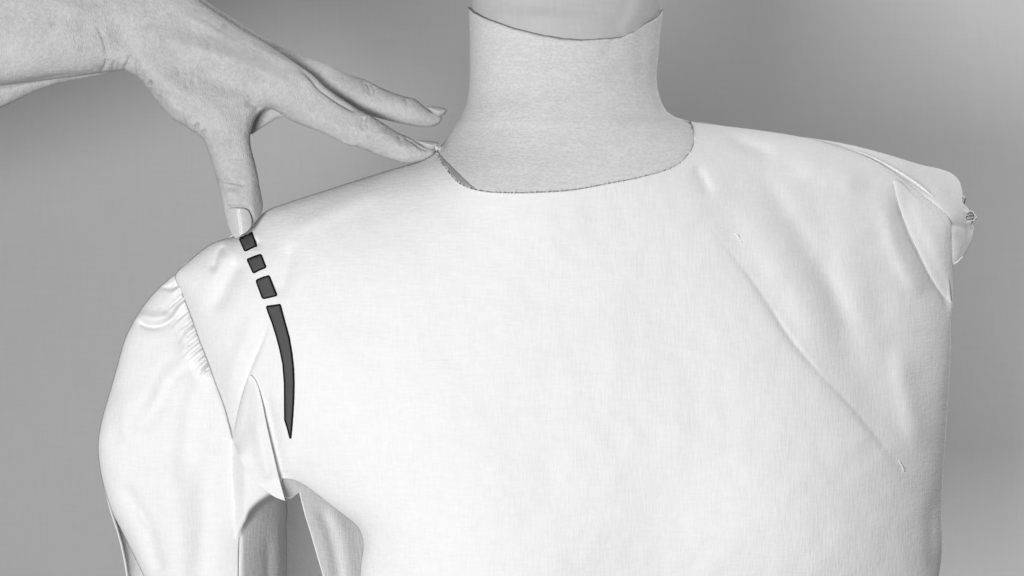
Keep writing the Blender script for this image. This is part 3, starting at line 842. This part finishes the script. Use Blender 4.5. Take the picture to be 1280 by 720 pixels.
hf = [
    # thumb joint creases
    ([(272, 226), (284, 227), (296, 229), (309, 231.5)], 'valley', 0.9, 1.6, (.1, .2)),
    ([(274, 233), (286, 234), (300, 235)], 'valley', 0.35, 1.5, (.1, .4)),
    ([(280, 243), (290, 241), (302, 244)], 'ridge', 0.5, 4, (.3, .3)),
    ([(285, 200), (294, 198), (308, 201)], 'valley', 0.25, 1.5, (.3, .3)),
    # groove round the thumb nail
    ([(283, 262), (284, 259.5), (296, 259), (308, 260), (314, 267), (316.5, 277), (315, 285)], 'valley', 1.1, 2.0, (.05, .1)),
    ([(282.5, 262), (283, 275), (286, 288)], 'valley', 0.7, 1.6, (.05, .2)),
    # index knuckle
    ([(455, 146), (452, 156), (455, 165)], 'valley', 0.7, 2.0, (.1, .4)),
    ([(461, 145), (458, 154), (461, 163)], 'valley', 0.5, 1.6, (.1, .4)),
    ([(448, 146), (447, 158)], 'valley', 0.4, 1.6, (.1, .4)),
    ([(497, 168), (501, 176), (500, 184)], 'valley', 0.35, 2, (.1, .4)),
    ([(505, 171), (516, 177), (529, 186), (540, 188)], 'valley', 0.6, 2.2, (.1, .2)),
    ([(447, 183), (436, 180), (425, 176)], 'ridge', 0.5, 4, (.2, .2)),
    ([(470, 160), (490, 176), (515, 190)], 'ridge', 0.4, 6, (.2, .2)),
    # middle knuckle
    ([(457, 101), (462, 110), (463, 122)], 'valley', 0.8, 2.0, (.1, .4)),
    ([(463, 104), (468, 112), (468, 122)], 'valley', 0.5, 1.6, (.1, .4)),
    ([(451, 99), (456, 108), (456, 118)], 'valley', 0.4, 1.6, (.1, .4)),
    ([(505, 121), (509, 128), (508, 136)], 'valley', 0.35, 2, (.1, .4)),
    # wrist creases
    ([(118, 28), (126, 42), (131, 56), (134, 74)], 'valley', 0.8, 2.2, (.3, .2)),
    ([(134, 74), (131, 84), (127, 90)], 'valley', 0.9, 2.0, (.1, 0)),
    ([(143, 74), (141, 90)], 'valley', 0.7, 1.6, (.3, 0)), ([(150, 70), (147, 90)], 'valley', 0.5, 1.6, (.3, 0)),
    ([(164, 66), (160, 78), (155, 89)], 'valley', 1.1, 1.9, (.3, 0)), ([(171, 72), (172, 96)], 'valley', 1.1, 2.0, (.3, 0)),
    ([(192, 100), (186, 106), (186, 116)], 'valley', 1.3, 2.0, (.3, 0)), ([(200, 118), (197, 130)], 'valley', 0.8, 2.0, (.3, 0)),
    ([(229, 132), (229, 148), (232, 158)], 'valley', 0.6, 2.4, (.3, 0)), ([(248, 152), (245, 160), (244, 168)], 'valley', 1.2, 2.0, (.3, 0)),
    ([(258, 160), (252, 168), (252, 175)], 'valley', 0.9, 1.8, (.3, 0)), ([(181, 88), (178, 96), (178, 104)], 'valley', 0.7, 1.8, (.3, 0)),
    ([(206, 118), (222, 136), (240, 148)], 'ridge', 0.8, 6, (.3, .2)),
    # long forearm groove above the shaded underside
    ([(-40, 112), (0, 108), (40, 101), (80, 95), (115, 91.5)], 'valley', 0.8, 2.5, (0, .3)),
    # tendons and veins on the back of the hand
    ([(190, 40), (250, 62), (310, 82), (360, 103), (400, 122)], 'ridge', 1.3, 10, (.3, .3)),
    ([(215, 12), (270, 38), (330, 66), (380, 92)], 'ridge', 0.8, 5, (.3, .2)),
    ([(250, 22), (300, 52), (345, 76)], 'valley', 0.9, 6, (.3, .3)),
    ([(180, 80), (225, 115), (270, 140), (290, 175)], 'ridge', 1.3, 14, (.3, .3)),
    ([(240, 84), (290, 108), (330, 126)], 'valley', 1.2, 12, (.3, .3)),
    ([(325, 138), (316, 130), (304, 128)], 'valley', 1.0, 6, (.1, .4)),
    ([(352, 86), (372, 96), (398, 112)], 'ridge', 0.8, 5, (.3, .3)),
    ([(364, 76), (380, 90), (394, 106), (415, 122), (446, 140)], 'valley', 1.2, 3.0, (.3, .1)),
    ([(60, 0), (120, 20), (190, 20)], 'ridge', 0.6, 10, (.3, .3)),
    ([(125, 0), (150, 40), (160, 70)], 'valley', 0.9, 14, (.3, .3)),
    ([(340, 114), (400, 146), (450, 170)], 'ridge', 0.4, 8, (.3, .3)),
]
rg = random.Random(5)
for i in range(70):                                       # fine skin lines over wrist and hand
    x = rg.uniform(95, 330); y = rg.uniform(-5, 130)
    if y > 60 + (x - 90) * 0.6 or y < (x - 250) * 0.6: continue
    a = math.radians(rg.uniform(60, 110)); L = rg.uniform(8, 22)
    dx, dy = math.cos(a) * L / 2, math.sin(a) * L / 2
    hf.append(([(x - dx, y - dy), (x + rg.uniform(-2, 2), y), (x + dx, y + dy)], 'valley', rg.uniform(0.12, 0.3), 1.5, (.4, .4)))
displace_front(hand, hf, lambda p, c: ripple(p, 0.5, 30, 8) + ripple(p, 0.10, 6, 12))
hand.parent = person; hand.matrix_parent_inverse = person.matrix_world.inverted()

# nails
def hit(px, py):
    o = Vector((0, -D, Z0)); t = Vector(P(px, py, 0.0)); d = (t - o).normalized()
    ok, loc, nrm, idx = hand.ray_cast(hand.matrix_world.inverted() @ o, d)
    return loc.y if ok else None
bpy.context.view_layer.update()
def nail(outline, off, arch, axis):
    s = Sheet(outline, 1.0, 1.6, (0.6,))
    c = s.v.mean(0); ax = np.array(axis, float); ax /= np.linalg.norm(ax); nr = np.array([-ax[1], ax[0]])
    u = (s.v - c) @ nr; U = np.abs(u).max()
    ys = []
    A = np.array([(x, y) for x, y in s.v])
    # plane fit to the flesh behind, then an arch across
    hp, hy = [], []
    for x, y in A:
        yy = hit(x, y)
        if yy is not None and yy < 0.04: hp.append((1, x - c[0], y - c[1])); hy.append(yy)
    k, *_ = np.linalg.lstsq(np.array(hp), np.array(hy), rcond=None)
    y = k[0] + k[1] * (A[:, 0] - c[0]) + k[2] * (A[:, 1] - c[1])
    y = y - off - arch * (1 - (u / U) ** 2) + arch * 0.5
    return sheet_obj('nail', s, y, M_nail, person, 0.0004)
nail([(284.5, 262.5), (287, 260.8), (296, 260.3), (306, 261.2), (310.5, 264), (313.5, 270), (314.5, 277), (313, 284.5), (308, 290), (303, 293), (297, 297.3), (293, 296.6), (289.5, 292), (286.3, 285), (284.6, 277), (284, 268)], 0.0012, 0.0022, (0.15, 1))

def side_nail(outline, yc, w_mm):
    s = Sheet(outline, 1.0, 1.6, (0.6,)); s.h = np.zeros(len(s.v))
    d, _, _ = dist_poly(s.v, s.poly)
    y = yc - w_mm / 1000 * np.sqrt(np.clip(d / d.max(), 0, 1)) 
    return sheet_obj('nail', s, y, M_nail, person, 0.0005)
side_nail([(518, 174.6), (522, 175.5), (532, 175.8), (543, 177), (548.8, 178.6), (548, 181.5), (544.5, 186), (539, 187.2), (532, 184.8), (526, 180.5)], -0.0115, 4)
side_nail([(533, 134.2), (540, 133), (549, 133.8), (556, 135.3), (559, 137.8), (557.5, 140.5), (553, 145), (548, 146), (541, 141.8)], 0.0085, 4)
